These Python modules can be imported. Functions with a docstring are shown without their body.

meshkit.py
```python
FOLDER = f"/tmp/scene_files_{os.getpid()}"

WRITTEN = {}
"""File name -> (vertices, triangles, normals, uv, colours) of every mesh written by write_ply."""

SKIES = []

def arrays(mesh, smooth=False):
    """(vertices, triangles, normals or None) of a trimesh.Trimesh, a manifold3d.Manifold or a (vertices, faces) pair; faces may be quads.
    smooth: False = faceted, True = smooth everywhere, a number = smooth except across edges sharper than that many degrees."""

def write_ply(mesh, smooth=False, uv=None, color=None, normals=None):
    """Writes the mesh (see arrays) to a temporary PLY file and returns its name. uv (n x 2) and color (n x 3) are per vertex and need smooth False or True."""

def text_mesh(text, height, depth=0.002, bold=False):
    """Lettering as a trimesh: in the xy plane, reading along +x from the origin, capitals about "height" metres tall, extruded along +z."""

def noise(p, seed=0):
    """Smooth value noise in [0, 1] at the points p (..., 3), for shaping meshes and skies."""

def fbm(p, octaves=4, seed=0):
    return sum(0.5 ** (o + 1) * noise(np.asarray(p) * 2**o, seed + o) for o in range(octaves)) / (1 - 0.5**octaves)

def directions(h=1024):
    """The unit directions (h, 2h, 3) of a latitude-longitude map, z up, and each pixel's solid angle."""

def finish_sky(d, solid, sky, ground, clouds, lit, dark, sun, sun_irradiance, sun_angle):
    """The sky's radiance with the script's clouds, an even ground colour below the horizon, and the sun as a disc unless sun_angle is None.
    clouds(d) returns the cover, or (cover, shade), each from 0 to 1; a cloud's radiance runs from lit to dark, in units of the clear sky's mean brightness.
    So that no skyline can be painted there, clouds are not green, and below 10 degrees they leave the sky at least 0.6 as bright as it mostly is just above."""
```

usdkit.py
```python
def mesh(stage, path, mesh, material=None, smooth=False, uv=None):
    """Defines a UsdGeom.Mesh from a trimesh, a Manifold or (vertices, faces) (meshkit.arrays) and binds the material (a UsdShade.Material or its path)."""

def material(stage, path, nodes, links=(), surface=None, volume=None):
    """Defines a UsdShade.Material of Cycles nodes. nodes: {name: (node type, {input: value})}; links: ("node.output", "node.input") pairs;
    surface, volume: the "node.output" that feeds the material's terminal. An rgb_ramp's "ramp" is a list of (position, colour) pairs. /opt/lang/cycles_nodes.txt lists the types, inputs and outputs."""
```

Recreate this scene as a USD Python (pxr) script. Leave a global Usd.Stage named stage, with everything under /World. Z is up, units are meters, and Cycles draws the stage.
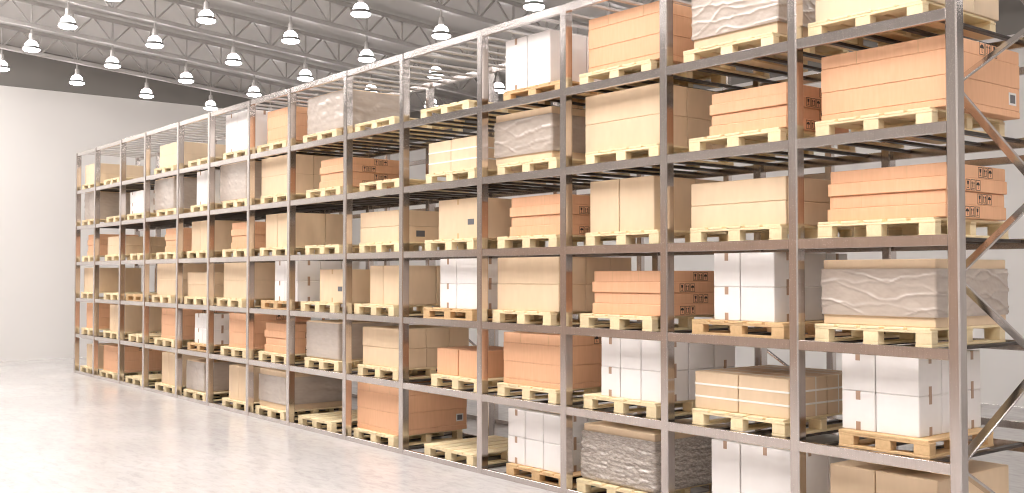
import math, random, re
import numpy as np, trimesh, usdkit, meshkit
from shapely.geometry import Polygon, Point, box as sbox
from shapely.ops import unary_union
from shapely import affinity
from pxr import Usd, UsdGeom, UsdLux, UsdShade, Gf, Sdf, Vt

stage = Usd.Stage.CreateInMemory()
UsdGeom.SetStageUpAxis(stage, 'Z'); UsdGeom.SetStageMetersPerUnit(stage, 1.0)
UsdGeom.Xform.Define(stage, '/World'); UsdGeom.Scope.Define(stage, '/World/Looks')

# ------------------------------------------------------------------ camera, light, exposure
F_PX, RISE = 1047.0, 28.0                      # focal length, and how far the horizon lies below the middle, in pixels of a 1024 x 493 frame
cam = UsdGeom.Camera.Define(stage, '/World/camera')
cam.CreateHorizontalApertureAttr(36.0); cam.CreateVerticalApertureAttr(36.0*493/1024)
cam.CreateFocalLengthAttr(36.0*F_PX/1024)
cam.CreateClippingRangeAttr(Gf.Vec2f(0.05, 500))
EYE = (0.0, -7.86, 2.49)
yaw = math.degrees(math.atan2(.622, -.783)) - 90
cam.AddTranslateOp().Set(Gf.Vec3d(*EYE)); cam.AddRotateXYZOp().Set(Gf.Vec3f(90 + math.degrees(math.atan(RISE / F_PX)), 0, yaw))
cam.CreateExposureAttr(0.33)

dome = UsdLux.DomeLight.Define(stage, '/World/sky')           # overcast daylight through the long roof light over the aisle
dome.CreateIntensityAttr(2.15); dome.CreateColorAttr(Gf.Vec3f(1.0, 0.962, 0.94))
LAMP_GLOW = 16.0

# ------------------------------------------------------------------ materials
LOOK = '/World/Looks/'
def mat(name, nodes, links=(), surface='p.BSDF'):
    return usdkit.material(stage, LOOK + name, nodes, links, surface=surface)
def plain(name, col, rough=.6, metal=0.0, **kw):
    return mat(name, {'p': ('principled_bsdf', dict(base_color=col, roughness=rough, metallic=metal, **kw))})
def mottled(name, c0, c1, scale, rough=.6, stretch=(1, 1, 1), detail=4., bump=0., vary=.06, metal=0.0, obj_space=True, **kw):
    """Two tones mixed by noise, a little lighter or darker from piece to piece."""
    n = {'tc': ('texture_coordinate', {}), 'm': ('mapping', {'scale': stretch}),
         'n': ('noise_texture', {'scale': scale, 'detail': detail, 'roughness': .6}),
         'r': ('rgb_ramp', {'ramp': [(.3, c0), (.7, c1)]}),
         'oi': ('object_info', {}), 'mr': ('map_range', {'from_min': 0., 'from_max': 1., 'to_min': 1 - vary, 'to_max': 1 + vary}),
         'hsv': ('hsv', {'saturation': 1.0, 'hue': .5, 'fac': 1.0}),
         'p': ('principled_bsdf', dict(roughness=rough, metallic=metal, **kw))}
    l = [('tc.object' if obj_space else 'tc.generated', 'm.vector'), ('m.vector', 'n.vector'), ('n.fac', 'r.fac'), ('r.color', 'hsv.color'),
         ('oi.random', 'mr.value'), ('mr.result', 'hsv.value'), ('hsv.color', 'p.base_color')]
    if bump:
        n['b'] = ('bump', {'strength': bump, 'distance': .004}); l += [('n.fac', 'b.height'), ('b.normal', 'p.normal')]
    return mat(name, n, l)
TAN   = mottled('kraft_cardboard', (.69, .52, .345), (.74, .56, .38), 9, .62, (1, 1, .35), bump=.05, vary=.05)
TAN2  = mottled('pale_kraft_cardboard', (.72, .565, .40), (.77, .605, .43), 9, .62, (1, 1, .35), bump=.05, vary=.04)
ORANGE = mottled('orange_cardboard', (.72, .405, .235), (.775, .445, .265), 11, .6, (3, 3, .4), bump=.04, vary=.03)
WHITE = mottled('white_cardboard', (.80, .765, .745), (.84, .805, .785), 6, .5, bump=.03, vary=.02)
TAPE  = plain('brown_tape', (.41, .27, .19), .35)
KTAPE = plain('kraft_tape', (.60, .40, .22), .3)
INK   = plain('black_print', (.025, .02, .018), .6)
STICKER = plain('sticker_paper', (.72, .70, .68), .5)
GREYPRINT = plain('grey_print', (.12, .12, .13), .5)
STRAP = plain('white_strap', (.86, .84, .80), .3)
YELLOW = mottled('pale_pine', (.79, .64, .39), (.86, .72, .47), 3.2, .6, (9, .8, 9), bump=.08, vary=.10)
BROWN = mottled('brown_pine', (.60, .395, .20), (.70, .48, .26), 3.2, .6, (9, .8, 9), bump=.08, vary=.10)
STEEL = mottled('brushed_steel', (.60, .555, .53), (.67, .625, .60), 6, .17, (12, 12, .5), vary=.03, metal=1.0, detail=3)
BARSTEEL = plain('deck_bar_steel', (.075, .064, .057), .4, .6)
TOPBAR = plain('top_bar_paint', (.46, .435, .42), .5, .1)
FILM = mottled('stretch_film', (.43, .36, .305), (.49, .415, .355), 5, .34, (1, 1, 4), bump=.2, vary=.04, coat_weight=1.0, coat_roughness=.13)
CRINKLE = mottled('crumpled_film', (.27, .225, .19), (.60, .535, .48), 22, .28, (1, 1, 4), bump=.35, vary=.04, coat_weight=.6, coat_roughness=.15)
TRUSS = plain('truss_paint', (.44, .42, .405), .35, .35)
ROOF = mottled('roof_sheet', (.43, .41, .395), (.45, .43, .415), .6, .7, vary=0, obj_space=True)
WALL = mottled('white_wall', (.755, .735, .712), (.785, .765, .742), .22, .8, vary=0)
GABLE = mottled('grey_cladding', (.22, .205, .19), (.24, .225, .21), .5, .8, vary=0)
CLAD = plain('brown_cladding', (.44, .32, .245), .7)
GREYWALL = plain('grey_wall', (.46, .435, .415), .8)
LAMPSHELL = mat('lamp_glow', {'e': ('emission', {'color': (1.0, .952, .925), 'strength': LAMP_GLOW})}, surface='e.emission')
LAMPBAND = plain('lamp_band', (.20, .20, .20), .35, .5)
LAMPCAP = plain('lamp_cap', (.42, .40, .385), .35, .5)
FLOOR = mat('polished_floor', {
    'g': ('texture_coordinate', {}), 'm': ('mapping', {'scale': (1.0, 2.6, 1.0)}), 'm2': ('mapping', {'scale': (.35, .5, 1.0)}),
    'n': ('noise_texture', {'scale': 3.6, 'detail': 7., 'roughness': .7, 'distortion': .5}),
    'n2': ('noise_texture', {'scale': 1.0, 'detail': 3.}),
    'r': ('rgb_ramp', {'ramp': [(.34, (.46, .437, .43)), (.50, (.555, .532, .523)), (.64, (.60, .576, .566))]}),
    'rr': ('map_range', {'from_min': .3, 'from_max': .7, 'to_min': .14, 'to_max': .26}),
    'b': ('bump', {'strength': .10, 'distance': .01}),
    'p': ('principled_bsdf', {'ior': 1.5})},
    [('g.object', 'm.vector'), ('g.object', 'm2.vector'), ('m.vector', 'n.vector'), ('m2.vector', 'n2.vector'), ('n.fac', 'r.fac'), ('r.color', 'p.base_color'),
     ('n2.fac', 'rr.value'), ('rr.result', 'p.roughness'), ('n.fac', 'b.height'), ('b.normal', 'p.normal')])

# ------------------------------------------------------------------ naming and building helpers
used = {}
def numbered(parent, name):
    k = used.get((parent, name), 0); used[(parent, name)] = k + 1
    return f'{parent}/{name}' + (f'_{k:03d}' if k else '')
def tag(prim, **kw):
    for k, v in kw.items():
        if v: prim.SetCustomDataByKey(k, v)
def thing(name, label, category, loc=(0, 0, 0), rotz=0.0, group=None):
    x = UsdGeom.Xform.Define(stage, numbered('/World', name))
    x.AddTranslateOp().Set(Gf.Vec3d(*map(float, loc))); x.AddRotateZOp().Set(float(rotz))
    tag(x.GetPrim(), label=label, category=category, group=group)
    return x
def copy_of(first, label, loc, rotz=0.0, group=None):
    """The same thing again: references the first one with all its parts."""
    p = first.GetPrim(); name = re.sub(r'_\d{3}$', '', p.GetName())
    x = thing(name, label, p.GetCustomDataByKey('category'), loc, rotz, group or p.GetCustomDataByKey('group'))
    x.GetPrim().GetReferences().AddInternalReference(p.GetPath()); x.GetPrim().SetInstanceable(True)
    return x
def part(name, mesh, material, parent, label=None, smooth=False, kind=None):
    path = parent if isinstance(parent, str) else str(parent.GetPath())
    m = usdkit.mesh(stage, numbered(path, name), mesh, material, smooth=smooth)
    tag(m.GetPrim(), label=label, kind=kind)
    return m
def struct(name, mesh, material, smooth=False):
    m = usdkit.mesh(stage, '/World/' + name, mesh, material, smooth=smooth); tag(m.GetPrim(), kind='structure')
    return m

_sig = np.array([(x, y, z) for x in (-1, 1) for y in (-1, 1) for z in (-1, 1)], float)
def _pts(h, c):
    out = []
    for s in _sig:
        for a in range(3):
            q = h - c; q = q.copy(); q[a] = h[a]; out.append(s * q)
    return np.array(out)
_hull = trimesh.convex.convex_hull(trimesh.PointCloud(_pts(np.ones(3), .2)))
_order = np.array([np.argmin(np.linalg.norm(_pts(np.ones(3), .2) - v, axis=1)) for v in _hull.vertices])
_faces = _order[_hull.faces]
def cbox(x0, x1, y0, y1, z0, z1, c=.004):
    """A box with chamfered edges."""
    lo, hi = np.array([x0, y0, z0], float), np.array([x1, y1, z1], float)
    h = (hi - lo) / 2; c = min(c, .45 * h.min())
    return trimesh.Trimesh(_pts(h, c) + (lo + hi) / 2, _faces.copy(), process=False)
def bar(p, q, w, h, c=.004, up=(0, 0, 1)):
    """A straight bar of section w x h from p to q."""
    p, q = np.array(p, float), np.array(q, float); d = q - p; L = np.linalg.norm(d); d /= L
    up = np.array(up, float)
    s = np.cross(up, d); s /= np.linalg.norm(s); u = np.cross(d, s)
    m = cbox(-L/2, L/2, -w/2, w/2, -h/2, h/2, c)
    m.vertices = m.vertices[:, :1] * d + m.vertices[:, 1:2] * s + m.vertices[:, 2:3] * u + (p + q) / 2
    return m
join = trimesh.util.concatenate
rng = random.Random(7)

# ------------------------------------------------------------------ setting
X_END, Y_BACK, Y_OPEN, X_NEAR = -32.7, 11.9, -16.0, 9.0
BAND_END, BAND_BACK = 7.94, 7.05                       # where the white wall stops and the grey cladding starts
def lamp_z(y): return 7.909 - .083 * y                   # the roof falls towards the back
def chord_z(y): return lamp_z(y) + .50
def roof_z(y): return chord_z(y) + .70
SILL = 4.6                                             # brown cladding below, grey above on the wall behind the viewer
struct('wall_front', cbox(X_END, X_NEAR, Y_OPEN - .2, Y_OPEN, 0, SILL, .001), CLAD)
struct('trim_3', cbox(X_END, X_NEAR, Y_OPEN - .2, Y_OPEN, SILL, roof_z(Y_OPEN), .001), GREYWALL)
struct('wall_near', cbox(X_NEAR, X_NEAR + .2, Y_OPEN - .2, Y_BACK + .2, 0, roof_z(Y_OPEN), .001), WALL)
struct('floor', cbox(X_END, X_NEAR, Y_OPEN, Y_BACK, -.12, 0, .001), FLOOR)
struct('wall_end', cbox(X_END - .2, X_END, Y_OPEN, Y_BACK + .2, 0, BAND_END, .001), WALL)
def prism(poly, axis, a, b):
    m = trimesh.creation.extrude_polygon(Polygon(poly), b - a); v = m.vertices
    m.vertices = np.c_[v[:, 2] + a, v[:, 0], v[:, 1]] if axis == 'x' else v
    m.fix_normals(); return m
struct('trim_1', prism([(Y_OPEN, BAND_END), (Y_BACK + .2, BAND_END), (Y_BACK + .2, roof_z(Y_BACK)), (Y_OPEN, roof_z(Y_OPEN))], 'x', X_END - .2, X_END - .01), GABLE)
struct('wall_back', cbox(X_END, X_NEAR, Y_BACK, Y_BACK + .2, 0, BAND_BACK, .001), WALL)
struct('trim_2', cbox(X_END, X_NEAR, Y_BACK + .01, Y_BACK + .2, BAND_BACK, roof_z(Y_BACK), .001), GABLE)
ROOFLIGHT = sbox(-32.2, -7.5, 5, -2.6)                   # a long open roof light over the aisle lets the overcast sky in
cm = trimesh.creation.extrude_polygon(sbox(X_END - .2, Y_OPEN - .2, X_NEAR + .2, Y_BACK + .2).difference(ROOFLIGHT), .15)
cm.vertices = np.c_[cm.vertices[:, :2], cm.vertices[:, 2] + np.array([roof_z(y) for y in cm.vertices[:, 1]])]
struct('ceiling', cm, ROOF)

ORD = 'first second third fourth fifth sixth seventh eighth ninth tenth eleventh twelfth thirteenth fourteenth fifteenth'.split()

# ------------------------------------------------------------------ roof trusses
PANEL, LAMP_Y, LAMP_STEP = .96, -1.29, 1.92
def make_truss(label):
    t = thing('roof_truss', label, 'roof truss', (TRUSS_X[0], 0, 0), 0, 'steel roof trusses')
    y0, n = LAMP_Y - 15 * PANEL, 28
    ys = [y0 + k * PANEL for k in range(n + 1)]
    lo = lambda y: (0, y, chord_z(y)); hi = lambda y: (0, y, chord_z(y) + .55)
    part('bottom_chord', bar(lo(ys[0] - .4), lo(ys[-1] + .25), .13, .10, .008), TRUSS, t)
    part('top_chord', bar(hi(ys[0] - .4), hi(ys[-1] + .25), .13, .10, .008), TRUSS, t)
    for k, y in enumerate(ys):
        part('vertical_strut', bar(lo(y), hi(y), .035, .05, .005, (1, 0, 0)), TRUSS, t)
        if k < n:
            m = y + PANEL / 2
            part('diagonal_strut', bar(lo(y), hi(m), .04, .04, .005, (1, 0, 0)), TRUSS, t)
            part('diagonal_strut', bar(hi(m), lo(y + PANEL), .04, .04, .005, (1, 0, 0)), TRUSS, t)
    return t
TRUSS_X = [-30 + 3.027 * k for k in range(13)]
truss0 = make_truss('grey steel lattice truss nearest the far wall under the roof')
for k in range(1, len(TRUSS_X)):
    copy_of(truss0, f'grey steel lattice roof truss, {ORD[k]} one from the far wall', (TRUSS_X[k], 0, 0))

# ------------------------------------------------------------------ lamps
def lathe(profile, n=24):
    return trimesh.creation.revolve(np.array(profile, float), sections=n)
def make_lamp(label, loc):
    t = thing('bell_lamp', label, 'lamp', loc, 0, 'bell lamps under the roof trusses')
    part('dome', lathe([(0, .145)] + [(.155 * math.sin(a), .145 * math.cos(a)) for a in np.linspace(.15, 1.5708, 12)] + [(.155, -.012), (0, -.012)]), LAMPSHELL, t, smooth=40)
    part('band', lathe([(0, -.0125), (.178, -.0125), (.19, -.02), (.198, -.07), (.19, -.072), (0, -.072)]), LAMPBAND, t, 'dark band around the lamp', smooth=30)
    part('rim', lathe([(0, -.0725), (.185, -.0725), (.196, -.078), (.192, -.095), (.16, -.12), (.10, -.135), (0, -.14)]), LAMPSHELL, t, smooth=40)
    part('cap', lathe([(0, .31), (.045, .31), (.055, .30), (.06, .20), (.065, .14), (0, .14)], 16), LAMPCAP, t, 'grey cap', smooth=30)
    part('hanger', cbox(-.018, .018, -.018, .018, .30, .47), LAMPCAP, t)
    return t
lamps, lamp0 = [], None
RIGHT, FWD = np.array([.622, .783]), np.array([-.783, .622])
def project(x, y, z):
    d = np.array([x - EYE[0], y - EYE[1]]); r, f = d @ RIGHT, d @ FWD
    return (512 + F_PX * r / f, 274.5 - F_PX * (z - EYE[2]) / f) if f > .1 else (-999, -999)
for k, tx in enumerate(TRUSS_X):
    row = [LAMP_Y + LAMP_STEP * j for j in range(-5, 6)]
    seen = [y for y in row if -10 < project(tx, y, lamp_z(y))[0] < 1034 and -12 < project(tx, y, lamp_z(y))[1] < 493]
    for y in row:
        where = f'{ORD[k]} truss from the far wall'
        if y in seen: lab = f'glowing white bell lamp, {ORD[seen.index(y)]} from left in view, {where}'
        else: lab, where = f'white bell lamp out of view, {ORD[k]} truss from far wall, {ORD[row.index(y)]} from front wall', None
        loc = (tx, y, lamp_z(y))
        if lamp0 is None: lamp0 = make_lamp(lab, loc)
        else: copy_of(lamp0, lab, loc, group='bell lamps under the roof trusses' if where else 'bell lamps out of view')

# ------------------------------------------------------------------ the rack
POSTS = [np.float64(-4.354), np.float64(-5.873), np.float64(-7.463), np.float64(-9.023), np.float64(-10.616), np.float64(-12.443), np.float64(-14.026), np.float64(-15.899), np.float64(-17.472), np.float64(-19.256), np.float64(-20.847), np.float64(-22.774), np.float64(-24.369), np.float64(-26.26), np.float64(-27.801)]
LEVELS = [5.54, 4.575, 3.67, 2.765, 1.855, .95]          # beam centres, top first; the floor rail follows
PW, BH, REAR = .10, .09, 1.50
def upright(x, y0, top, w=PW, d=.12):
    return cbox(x, x + w, y0, y0 + d, 0, top, .012)
rack = thing('pallet_rack', 'long brushed steel pallet rack, six tiers high, filled with pallets and cartons', 'rack', (0, 0, 0))
TOP = LEVELS[0] + .045
for x in POSTS:
    part('front_upright', upright(x, 0, TOP - .001), STEEL, rack)
    part('rear_upright', upright(x, REAR, TOP - .001), STEEL, rack)
far_bars = {True: [], False: []}
nbar = 0
for i in range(14):
    xl, xr = POSTS[i + 1] + PW, POSTS[i]
    for z in LEVELS + [.035]:
        hgt = BH if z > .1 else .07
        part('front_beam', cbox(xl - .004, xr + .004, .012, .07, z - hgt/2, z + hgt/2, .003), STEEL, rack)
        part('rear_beam', cbox(xl - .004, xr + .004, REAR + .04, REAR + .10, z - hgt/2, z + hgt/2, .003), STEEL, rack)
        n = 4 if xr - xl < 1.6 else 5
        for j in range(n):
            xc = xl + (xr - xl) * (j + .5) / n
            zt = z + .036 if z > .1 else .024
            b = cbox(xc - .03, xc + .03, .07, REAR + .04, zt - .028, zt, .004)
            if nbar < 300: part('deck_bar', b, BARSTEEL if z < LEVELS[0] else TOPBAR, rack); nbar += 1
            else: far_bars[z == LEVELS[0]].append(b)
part('far_deck_bars', join(far_bars[False]), BARSTEEL, rack, kind='stuff')
if far_bars[True]: part('far_top_bars', join(far_bars[True]), TOPBAR, rack, kind='stuff')
for x in (POSTS[0] + PW/2,):
    # apexes of the zigzag lie on the front upright about 1.6 m apart
    front = [.972, 2.47, 3.988]
    for k, zf in enumerate(front):
        for dz in (-.755, .755):
            if .05 < zf + dz < TOP:
                part('brace', bar((x, .10, zf + math.copysign(.04, dz)), (x, REAR + .02, zf + dz), .025, .085, .006, (1, 0, 0)), STEEL, rack)
    part('brace', bar((x, .10, 5.46), (x, REAR + .02, 4.76), .025, .085, .006, (1, 0, 0)), STEEL, rack)

back = thing('steel_frame', 'empty single-plane steel frame standing behind the loaded rack', 'rack', (0, 0, 0))
YB = 2.84
for x in POSTS: part('upright', upright(x, YB, TOP, .09, .09), STEEL, back)
for i in range(14):
    xl, xr = POSTS[i + 1] + .09, POSTS[i]
    for z in (4.575, 3.67, .95, .035):
        hgt = .08 if z > .1 else .07
        part('beam', cbox(xl - .004, xr + .004, YB + .02, YB + .07, z - hgt/2, z + hgt/2, .006), STEEL, back)
for i in (2, 6, 10):
    part('brace', bar((POSTS[i] , YB + .045, 1.02), (POSTS[i + 1] + .09, YB + .045, 1.86), .02, .05, .004, (0, 1, 0)), STEEL, back)

# ------------------------------------------------------------------ pallets
PLW, PLD = 1.13, 1.22
def make_pallet(kind, label, loc, rotz):
    PLW, PLD = (.86, 1.05) if kind == 's' else (1.13, 1.22)
    wood = YELLOW if kind == 'y' else BROWN
    t = thing('wooden_pallet' if kind == 'y' else 'brown_pallet', label, 'pallet', loc, rotz, 'pale pine pallets on the rack' if kind == 'y' else 'brown framed pallets on the rack')
    r = random.Random(3); e = .01 if kind == 'y' else 0.0                  # the pale pallets have taller blocks
    for k in range(5):                                                        # deck boards run front to back
        c = PLW * (k + .5) / 5; w = .098 + (.012 if k in (0, 4) else 0)
        c = min(max(c, w), PLW - w)
        part('deck_board', cbox(c - w + .006 * r.random(), c + w - .012, r.uniform(-.006, .002), PLD + r.uniform(-.004, .004), .126 + e, .148 + e - .001 * r.random(), .003), wood, t)
    ys = (.0, PLD/2 - .05, PLD - .10); xs = (0.0, PLW/2 - .075, PLW - .15)
    for y in ys: part('stringer_board', cbox(0, PLW, y + .001, y + .099, .104 + e, .1262 + e, .003), wood, t)
    for y in ys:
        for x in xs: part('block', cbox(x + .002, x + .148, y + .003, y + .097, .0215, .1042 + e, .004), wood, t)
    if kind == 'y':
        for x in xs: part('bottom_board', cbox(x, x + .15, 0, PLD, 0, .022, .003), wood, t)
    else:
        for x in (0, PLW - .15): part('bottom_board', cbox(x, x + .15, .1005, PLD - .1005, 0, .022, .003), wood, t)
        for y in (0, PLD - .10): part('bottom_board', cbox(0, PLW, y, y + .10, 0, .022, .003), wood, t)
    return t
pallet0 = {}
def pallet(kind, label, loc, rotz):
    if kind not in pallet0: pallet0[kind] = make_pallet(kind, label, loc, rotz); return pallet0[kind]
    return copy_of(pallet0[kind], label, loc, rotz)

# ------------------------------------------------------------------ handling marks printed on cartons
def frame_icon(shape, w=1.0, h=1.25, t=.07):
    return unary_union([sbox(0, 0, w, h).difference(sbox(t, t, w - t, h - t)), affinity.translate(shape, 0, 0)])
_umb = unary_union([Point(.5, .62).buffer(.36, 12).intersection(sbox(0, .62, 1, 1.3)), sbox(.47, .25, .53, .64), sbox(.47, .22, .64, .28)])
def _arrow(x): return unary_union([sbox(x - .05, .3, x + .05, .8), Polygon([(x - .16, .78), (x + .16, .78), (x, 1.05)])])
_arr = unary_union([_arrow(.3), _arrow(.7), sbox(.14, .18, .86, .25)])
_gla = unary_union([Polygon([(.28, 1.05), (.72, 1.05), (.66, .66), (.5, .56), (.34, .66)]), sbox(.46, .28, .54, .6), sbox(.3, .2, .7, .28)])
ICON = {'u': frame_icon(_umb), 'a': frame_icon(_arr), 'g': frame_icon(_gla)}
def marks_mesh(seq, height):
    """Icons in a row in the y-z plane, facing +x, starting at the origin."""
    out = []
    for k, s in enumerate(seq):
        g = affinity.translate(affinity.scale(ICON[s], height/1.25, height/1.25, origin=(0, 0)), k * height * .92, 0)
        for p in getattr(g, 'geoms', [g]):
            m = trimesh.creation.extrude_polygon(p, .0012); v = m.vertices.copy()
            m.vertices = np.c_[v[:, 2], v[:, 0], v[:, 1]]; out.append(m)
    return join(out)
def put(m, x, y, z):
    m = m.copy(); m.vertices = m.vertices + np.array([x, y, z]); return m

# ------------------------------------------------------------------ loads
def carton(name, label, group, x0, x1, y0, y1, z0, z1, m, near, tape=None, tape_ends='', flaps=True):
    """One closed carton with its own parts; x0.. z1 are world metres."""
    t = thing(name, label, 'carton', (x0, y0, z0), 0, group)
    w, d, h = x1 - x0, y1 - y0, z1 - z0
    if not near:
        part('body', cbox(0, w, 0, d, 0, h, .005), m, t); 
    else:
        part('body', cbox(0, w, 0, d, 0, h - .004, .006), m, t)
        part('flap', cbox(.002, w/2 - .002, .002, d - .002, h - .0045, h, .0015), m, t)
        part('flap', cbox(w/2 + .002, w - .002, .002, d - .002, h - .0045, h, .0015), m, t)
    if tape and tape_ends:
        L, tw = min(.075, .28 * h), .045
        for zz, zt in ((h - L, h + .001), (0, L)):
            if 'f' in tape_ends and not ('u' in tape_ends and zz == 0): part('tape_strip', cbox(w/2 - tw/2, w/2 + tw/2, -.0016, .004, zz, zt, .0005), tape, t, 'brown tape end')
            if 's' in tape_ends: part('tape_strip', cbox(w - .004, w + .0016, d/2 - tw/2, d/2 + tw/2, zz, zt, .0005), tape, t, 'brown tape end')
    return t

def ring_mesh(w, d, z0, z1, amp, seed, scale, cell, fold):
    """A closed wrap around a w x d block from z0 to z1, rumpled outwards."""
    r = .014
    base = sbox(0, 0, w, d).buffer(-r).buffer(r + .004, 6)
    L = base.exterior.length; n = int(L / cell); nz = max(6, int((z1 - z0) / cell))
    p = np.array([base.exterior.interpolate(L * k / n).coords[0] for k in range(n)])
    c = np.array([w/2, d/2]); nxt, prv = np.roll(p, -1, 0), np.roll(p, 1, 0)
    t = nxt - prv; nrm = np.c_[t[:, 1], -t[:, 0]]; nrm /= np.linalg.norm(nrm, axis=1, keepdims=True)
    if ((p + nrm - c) ** 2).sum() < ((p - nrm - c) ** 2).sum(): nrm = -nrm
    zz = np.linspace(z0, z1, nz)
    P = np.zeros((nz, n, 3)); P[:, :, :2] = p[None]; P[:, :, 2] = zz[:, None]
    q = P.reshape(-1, 3)
    fb = lambda v: (meshkit.fbm(v) - .5) * 2.6
    if fold:                                              # long creases running round the load, bent by a slow wave
        s = q * np.array([.9, .9, 0]) + seed * 17.3
        lane = (q[:, 2] + .16 * fb(s + 3.1) + .05 * fb(q * 3 + seed)) * 6.5
        ridge = 1 - np.abs(np.sin(np.pi * lane)) ; ridge = ridge ** 6
        lane2 = (q[:, 2] + .34 * fb(s * 1.3 + 9.7)) * 5.0
        ridge2 = (1 - np.abs(np.sin(np.pi * lane2))) ** 7
        f = .75 * ridge * (.55 + .45 * fb(q * 2.3 + 1.7)) + .8 * ridge2 * (.5 + .5 * fb(q * 1.9 + 4.4)) + .16 * fb(q * 14 + seed)
    else:
        s = q * np.array([1, 1, 4.0]) * scale + seed * 17.3
        f = np.maximum((1 - np.abs(fb(s)) * 1.5), 0) ** 2 + .5 * np.maximum(1 - np.abs(fb(s * 2.1 + 5)) * 1.8, 0)
    f = f.reshape(nz, n); edge = np.minimum(1, np.minimum(np.arange(nz), np.arange(nz)[::-1]) / 2.0)[:, None]
    P[:, :, :2] += nrm[None] * (amp * f * edge + .001)[:, :, None]
    i, j = np.meshgrid(np.arange(nz - 1), np.arange(n), indexing='ij'); a = i * n + j; b = i * n + (j + 1) % n
    quads = np.stack([a, b, b + n, a + n], -1).reshape(-1, 4)
    F = np.vstack([quads[:, [0, 1, 2]], quads[:, [0, 2, 3]]])
    m = trimesh.Trimesh(P.reshape(-1, 3), F, process=False)
    if m.face_normals[0] @ np.r_[nrm[0], 0] < 0: m.invert()
    return m

def grid(x0, x1, y0, y1, z0, z1, fx, fy, nz, gap=.007):
    """Cells of a stack: fx, fy are the widths of columns and rows as fractions."""
    ax = np.r_[0, np.cumsum(fx)]; ay = np.r_[0, np.cumsum(fy)]
    for k in range(nz):
        for j in range(len(fy)):
            for i in range(len(fx)):
                yield (i, j, k, x0 + (x1 - x0) * ax[i] + gap/2, x0 + (x1 - x0) * ax[i + 1] - gap/2, y0 + (y1 - y0) * ay[j] + gap/2, y0 + (y1 - y0) * ay[j + 1] - gap/2,
                       z0 + (z1 - z0) * k / nz, z0 + (z1 - z0) * (k + 1) / nz - (.0015 if k < nz - 1 else 0))
BAYS = ['rightmost bay'] + [f'{o} bay from right' for o in ORD[1:13]] + ['leftmost bay']
SHELF = ['top shelf', 'fifth shelf up', 'fourth shelf up', 'third shelf up', 'second shelf up', 'floor level']
COLS = {1: [''], 2: ['left', 'right'], 3: ['left', 'middle', 'right']}
ROWS = {1: [''], 2: ['front', 'rear'], 3: ['front', 'centre', 'rear']}
LAYS = {1: [''], 2: ['lower', 'upper']}
def words(*w): return ' '.join(x for x in w if x)

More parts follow.
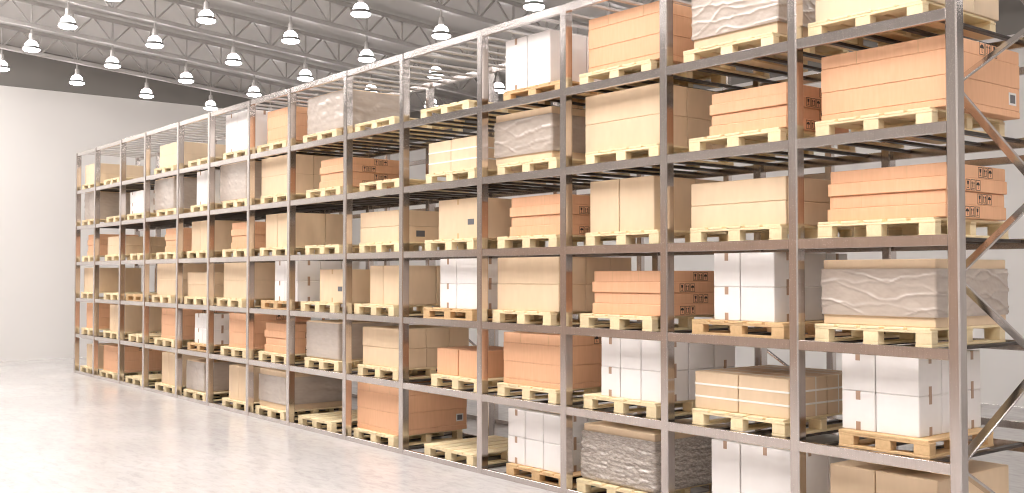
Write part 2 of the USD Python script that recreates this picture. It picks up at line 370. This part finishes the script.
def load(kind, b, t, x0, x1, y0, z0, h):
    DT = {'tray': 1.0}.get(kind)
    at = f'{SHELF[t-1]}, {BAYS[b-1]}'; near = b <= 6; w = x1 - x0; D = DT or (1.03 if (b, t) == (1, 5) else 1.20); y1 = y0 + D; z1 = z0 + h
    if kind in ('tan1', 'twin', 'pair', 'small', 'whi', 'wtall', 'tall'):
        fx, fy, nz, m, col = {'tan1': ([1], [.62, .38], 2, TAN2 if t == 1 else TAN, 'tan'), 'twin': ([.47, .53], [.55, .45], 1, TAN, 'tall tan'), 'pair': ([.44, .56], [1], 1, TAN, 'wide tan'),
                              'small': ([.52, .48], [1], 1, ORANGE, 'small orange'), 'whi': ([.45, .55] if w < .88 else [.33, .34, .33], [.36, .34, .30], 2, WHITE, 'white taped'),
                              'wtall': ([.5, .5] if b != 2 else [.38, .62], [.5, .5], 1, WHITE, 'tall white'), 'tall': ([1], [1], 1, TAN, 'single tan')}[kind]
        if kind == 'tan1' and (b, t) in ((3, 2), (6, 5), (4, 4), (8, 2)): fy = [.36, .34, .30]
        if kind == 'small': y1 = y0 + .85
        nm = {'tan1': 'tan_carton', 'twin': 'tall_carton', 'pair': 'low_carton', 'small': 'orange_carton', 'whi': 'white_carton', 'wtall': 'tall_white_carton', 'tall': 'single_carton'}[kind]
        grp = {'tan1': 'big tan cartons stacked two high', 'twin': 'tall tan cartons standing side by side', 'pair': 'wide tan cartons at floor level', 'small': 'small orange cartons',
               'whi': 'white taped cartons', 'wtall': 'tall white cartons', 'tall': 'single tan cartons'}[kind]
        for i, j, k, a, bb, c, d, e, f in grid(x0, x1, y0, y1, z0, z1, fx, fy, nz, .032 if kind == 'small' else .013 if kind in ('twin', 'pair', 'whi', 'wtall') else .007):
            jx, jy = rng.uniform(-.002, .002), rng.uniform(-.002, .002)
            pos = words(LAYS[nz][k], ROWS[len(fy)][j], COLS[len(fx)][i])
            ends = ''
            if kind in ('whi', 'wtall'): ends = ('f' if i == 0 and j == 0 else '') + ('s' if i == len(fx) - 1 and j != 1 else '')
            if kind == 'whi' and k == 1 and 'f' in ends: ends += 'u'
            if kind == 'wtall' and b == 2 and i == 1 and j == 0: ends = 'fs'
            if kind == 'tall': ends = 'fs'
            th = carton(nm, words(col, 'carton,', pos + ',' if pos else '', at), grp, a + jx, bb + jx, c + jy, d + jy, e, f, m, near, TAPE if kind != 'tall' else KTAPE, ends)
            if kind == 'tall':
                W, H = bb - a, f - e
                part('paper_label', cbox(W - .24, W - .10, -.0012, .001, H * .34, H * .34 + .075, .0003), GREYPRINT, th, 'small dark printed label')
            if kind == 'tan1' and (b, t) in ((6, 3),) and j == 0 and k == 0:
                W, H = bb - a, f - e
                part('paper_label', cbox(W - .001, W + .0012, .30, .45, H * .35, H * .35 + .09, .0003), GREYPRINT, th, 'small dark printed label')
    elif kind == 'ring':
        th = thing('banded_carton', f'large orange carton with four horizontal bands, {at}', 'carton', (x0, y0, z0), 0, 'large orange banded cartons')
        zs = [0, .10 * h, .44 * h, .80 * h, h]
        for k in range(4):
            e = (.0, .002, .0, .002)[k]
            part('band', cbox(e, w - e, e, D - e, zs[k] + (.0015 if k else 0), zs[k + 1], .005), ORANGE, th)
        mh = .115
        part('handling_marks', put(marks_mesh('uag', mh), w - .0025, .50, zs[3] + .012), INK, th, 'black handling symbols')
        for yy in (.30, .78):
            part('seam', cbox(w * yy - .002, w * yy + .002, -.0004, .004, zs[3] + .004, h - .004, .0003), KTAPE, th)
        if near:
            part('paper_label', cbox(w - .001, w + .0012, D - .20, D - .07, .18 * h, .18 * h + .11, .0003), STICKER, th, 'white label with a grey square')
            part('label_print', cbox(w - .001, w + .0016, D - .18, D - .09, .18 * h + .018, .18 * h + .092, .0003), GREYPRINT, th)
    elif kind == 'tray':
        hh = h / 2
        for k in range(2):
            dx = rng.uniform(-.006, .006)
            th = thing('tray_carton', f'orange two-step tray carton, {("lower", "upper")[k]}, {at}', 'carton', (x0 + dx, y0, z0 + k * hh), rng.uniform(-.3, .3), 'orange two-step tray cartons')
            part('tray_base', cbox(0, w, 0, D, 0.0015, hh * .5, .006), ORANGE, th)
            part('tray_top', cbox(.016, w - .008, .016, D - .016, hh * .5 - .001, hh - .001, .006), ORANGE, th)
            mh = min(.09, hh * .40)
            part('handling_marks', put(marks_mesh('gau' if k else 'uag', mh), w - .0002, .30, hh * .05), INK, th, 'black handling symbols')
            part('handling_marks', put(marks_mesh('gau', mh), w - .0082, .52, hh * .55), INK, th, 'black handling symbols')
            for yy in (.3, .68):
                part('seam', cbox(w * yy - .002, w * yy + .002, .0156, .02, hh * .5 + .004, hh - .004, .0003), KTAPE, th)
    elif kind in ('film', 'crink'):
        nm, lab = ('wrapped_carton', 'tan carton wrapped in wrinkled grey film') if kind == 'film' else ('crumple_wrapped_carton', 'carton wrapped in heavily crumpled grey film')
        th = thing(nm, f'{lab}, {at}', 'carton', (x0, y0, z0), 0, 'film-wrapped cartons' if kind == 'film' else 'cartons in crumpled film')
        part('body', cbox(.012, w - .012, .012, D - .012, 0, h, .006), TAN, th)
        cell = (.012 if kind == 'crink' else .0095 if b <= 2 else .016) if b <= 5 else .03
        lo, hi = (.15, .86) if kind == 'film' else (.015, .88)
        if b in (7, 9, 10, 11, 14): lo, hi = .03, .97
        amp = (.027 if b <= 2 and t > 1 else .024, .02)[kind == 'crink']
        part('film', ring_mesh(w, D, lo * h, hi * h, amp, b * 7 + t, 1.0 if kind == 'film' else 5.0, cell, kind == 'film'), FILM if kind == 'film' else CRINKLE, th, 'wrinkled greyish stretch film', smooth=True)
    elif kind == 'strap':
        for i, j, k, a, bb, c, d, e, f in grid(x0, x1, y0, y1, z0, z1, [.48, .52], [.5, .5], 1, .012):
            th = thing('strapped_bundle', f'flat tan cartons in white straps, {ROWS[2][j]} {COLS[2][i]}, {at}', 'carton bundle', (a, c, e), 0, 'strapped bundles of flat cartons')
            W, Dd, H = bb - a, d - c, f - e
            for q in range(3):
                part('flat_carton', cbox(0, W, 0, Dd, H * q / 3 + .001, H * (q + 1) / 3, .006), TAN, th)
            for q in (1, 2):
                zz = H * q / 3
                part('strap', cbox(-.003, W + .003, -.003, Dd + .003, zz - .009, zz + .009, .001), STRAP, th, 'white strap')
            for yy in (.3, .7):
                part('strap', join([cbox(W - .001, W + .002, Dd * yy - .007, Dd * yy + .007, .002, H + .002, .0005), cbox(-.002, W + .002, Dd * yy - .007, Dd * yy + .007, H - .001, H + .002, .0005)]), STRAP, th, 'white strap')

DESC = {'tan1': 'big tan cartons', 'twin': 'tall tan cartons', 'pair': 'wide tan cartons', 'small': 'small orange cartons', 'whi': 'white taped cartons', 'wtall': 'tall white cartons', 'tall': 'a single tan carton',
        'ring': 'a banded orange carton', 'tray': 'orange tray cartons', 'film': 'a film-wrapped carton', 'crink': 'a crumple-wrapped carton', 'strap': 'strapped carton bundles', None: ''}
CELLS = [
    (1,1,'y',-5.74,'tan1',-5.71,-4.6,0.44), (1,2,'y',-5.67,'ring',-5.65,-4.43,0.6), (1,3,'y',-5.65,'tray',-5.59,-4.46,0.46),
    (1,4,'y',-5.69,'film',-5.66,-4.56,0.58), (1,5,'s',-5.45,'whi',-5.47,-4.73,0.68), (1,6,'y',-5.6,'pair',-5.6,-4.56,0.63),
    (2,1,'y',-7.25,'film',-7.19,-6.12,0.73), (2,2,'y',-7.18,'tray',-6.97,-6.03,0.44), (2,3,'y',-7.17,'tan1',-7.22,-6.04,0.46),
    (2,4,'b',-7.15,'whi',-6.93,-6.21,0.66), (2,5,'y',-7.15,'strap',-7.18,-6.02,0.38), (2,6,'y',-7.03,'wtall',-6.97,-6.01,0.68),
    (3,1,'y',-8.83,'ring',-8.75,-7.63,0.63), (3,2,'y',-8.73,'tan1',-8.81,-7.64,0.66), (3,3,'y',-8.73,'twin',-8.74,-7.73,0.59),
    (3,4,'y',-8.83,'tray',-8.69,-7.64,0.49), (3,5,'y',-8.77,'whi',-8.56,-7.63,0.66), (3,6,'y',-8.89,'crink',-8.86,-7.73,0.63),
    (4,1,'b',-10.24,'wtall',-10.29,-9.42,0.65), (4,2,'y',-10.36,'film',-10.51,-9.39,0.64), (4,3,'y',-10.36,'tray',-10.2,-9.24,0.49),
    (4,4,'y',-10.46,'tan1',-10.45,-9.26,0.66), (4,5,'y',-10.36,'ring',-10.32,-9.2,0.64), (4,6,'b',-10.18,'whi',-10.24,-9.22,0.66),
    (5,1,'y',-12.1), (5,2,'y',-11.97,'strap',-12.01,-10.89,0.44), (5,3,'y',-11.99,'tall',-11.76,-10.84,0.54),
    (5,4,'b',-12.02,'whi',-11.73,-10.87,0.66), (5,5,'y',-11.83,'small',-11.82,-10.84,0.36), (5,6,'y',-11.99),
    (6,1,'y',-13.91), (6,2,'y',-13.76), (6,3,'y',-13.76,'tan1',-13.85,-12.76,0.47),
    (6,4,'y',-13.92,'twin',-13.57,-12.76,0.58), (6,5,'y',-13.79,'tan1',-13.77,-12.68,0.57), (6,6,'y',-14.0,'ring',-14.01,-12.74,0.72),
    (7,1,'y',-15.6,'film',-15.57,-14.32,0.63), (7,2,'y',-15.48,'tray',-15.15,-14.29,0.47), (7,3,'y',-15.5),
    (7,4,'y',-15.65,'tall',-15.13,-14.29,0.53), (7,5,'y',-15.5,'film',-15.57,-14.48,0.6), (7,6,'y',-15.72),
    (8,1,'y',-17.4,'ring',-17.08,-16.16,0.59), (8,2,'y',-17.19,'tan1',-17.31,-16.16,0.68), (8,3,'y',-17.21,'twin',-17.13,-16.16,0.59),
    (8,4,'b',-17.15,'whi',-16.76,-15.9,0.68), (8,5,'y',-17.23,'tray',-17.14,-16.19,0.51), (8,6,'y',-17.48,'film',-17.42,-16.27,0.66),
    (9,1,'y',-18.84,'wtall',-18.89,-17.82,0.74), (9,2,'y',-18.84,'film',-19.13,-17.91,0.72), (9,3,'y',-18.84,'tray',-18.6,-17.7,0.5),
    (9,4,'y',-19.08,'tan1',-18.93,-17.82,0.67), (9,5,'y',-18.89,'ring',-18.66,-17.7,0.64), (9,6,'y',-18.8,'twin',-18.67,-17.78,0.63),
    (10,1,'y',-20.58), (10,2,'y',-20.42,'wtall',-20.3,-19.51,0.68), (10,3,'y',-20.61,'twin',-20.54,-19.56,0.6),
    (10,4,'y',-20.85,'tan1',-20.73,-19.71,0.49), (10,5,'b',-20.53,'whi',-20.34,-19.46,0.58), (10,6,'y',-20.96,'film',-20.82,-19.81,0.6),
    (11,1,'y',-22.52,'tan1',-22.38,-21.28,0.5), (11,2,'y',-22.34,'film',-22.66,-21.51,0.69), (11,3,'y',-22.34,'tray',-22.01,-21.11,0.51),
    (11,4,'y',-22.58,'tan1',-22.47,-21.34,0.68), (11,5,'y',-22.4,'ring',-22.17,-21.17,0.64), (11,6,'y',-22.34,'twin',-22.15,-21.28,0.67),
    (12,2,'y',-24.34,'whi',-24.49,-23.25,0.52), (12,3,'y',-24.0), (12,4,'b',-24.34),
    (12,5,'y',-24.06), (12,6,'y',-24.41), (13,1,'y',-25.94),
    (13,2,'y',-25.71), (13,3,'y',-25.78,'tan1',-25.83,-24.86,0.44), (13,4,'y',-25.86),
    (13,5,'y',-25.86,'twin',-25.63,-24.86,0.64), (13,6,'y',-26.24,'ring',-26.05,-25.01,0.61), (14,1,'y',-27.79,'tan1',-27.81,-26.82,0.51),
    (14,2,'y',-27.79,'film',-28.13,-26.9,0.72), (14,3,'y',-27.62,'tray',-27.41,-26.51,0.54), (14,4,'y',-27.79,'twin',-27.8,-26.9,0.62),
    (14,5,'y',-27.62,'ring',-27.43,-26.74,0.64), (14,6,'y',-27.97,'tall',-27.4,-26.66,0.57)
]

for b, t, pk, px, *ld in CELLS:
    lev = LEVELS[t] if t < 6 else -.012
    base = lev + .037
    lo, hi = POSTS[b] + PW + .02, POSTS[b - 1] - .01 - (.86 if pk == 's' else PLW)          # keep the pallet inside its bay
    px = min(max(px, lo), max(lo, hi))
    kind = ld[0] if ld else None
    lab = words('pale pine' if pk == 'y' else 'small brown' if pk == 's' else 'brown framed', 'pallet', 'under ' + DESC[kind] + ',' if kind else 'standing empty,', SHELF[t-1] + ',', BAYS[b-1])
    pallet(pk, lab, (px, .13, base), rng.uniform(-.25, .25))
    if ld:
        x0, x1, h = ld[1:]; ph = .158 if pk == 'y' else .148
        h -= ph - .148
        x0 = max(x0, POSTS[b] + PW + .012)
        x1 = min(max(x1, x0 + .75), POSTS[b - 1] + (.05 if b > 1 else -.01))
        h = min(h, LEVELS[t - 1] + .003 - base - ph)
        load(kind, b, t, x0, x1, .20, base + ph, h)
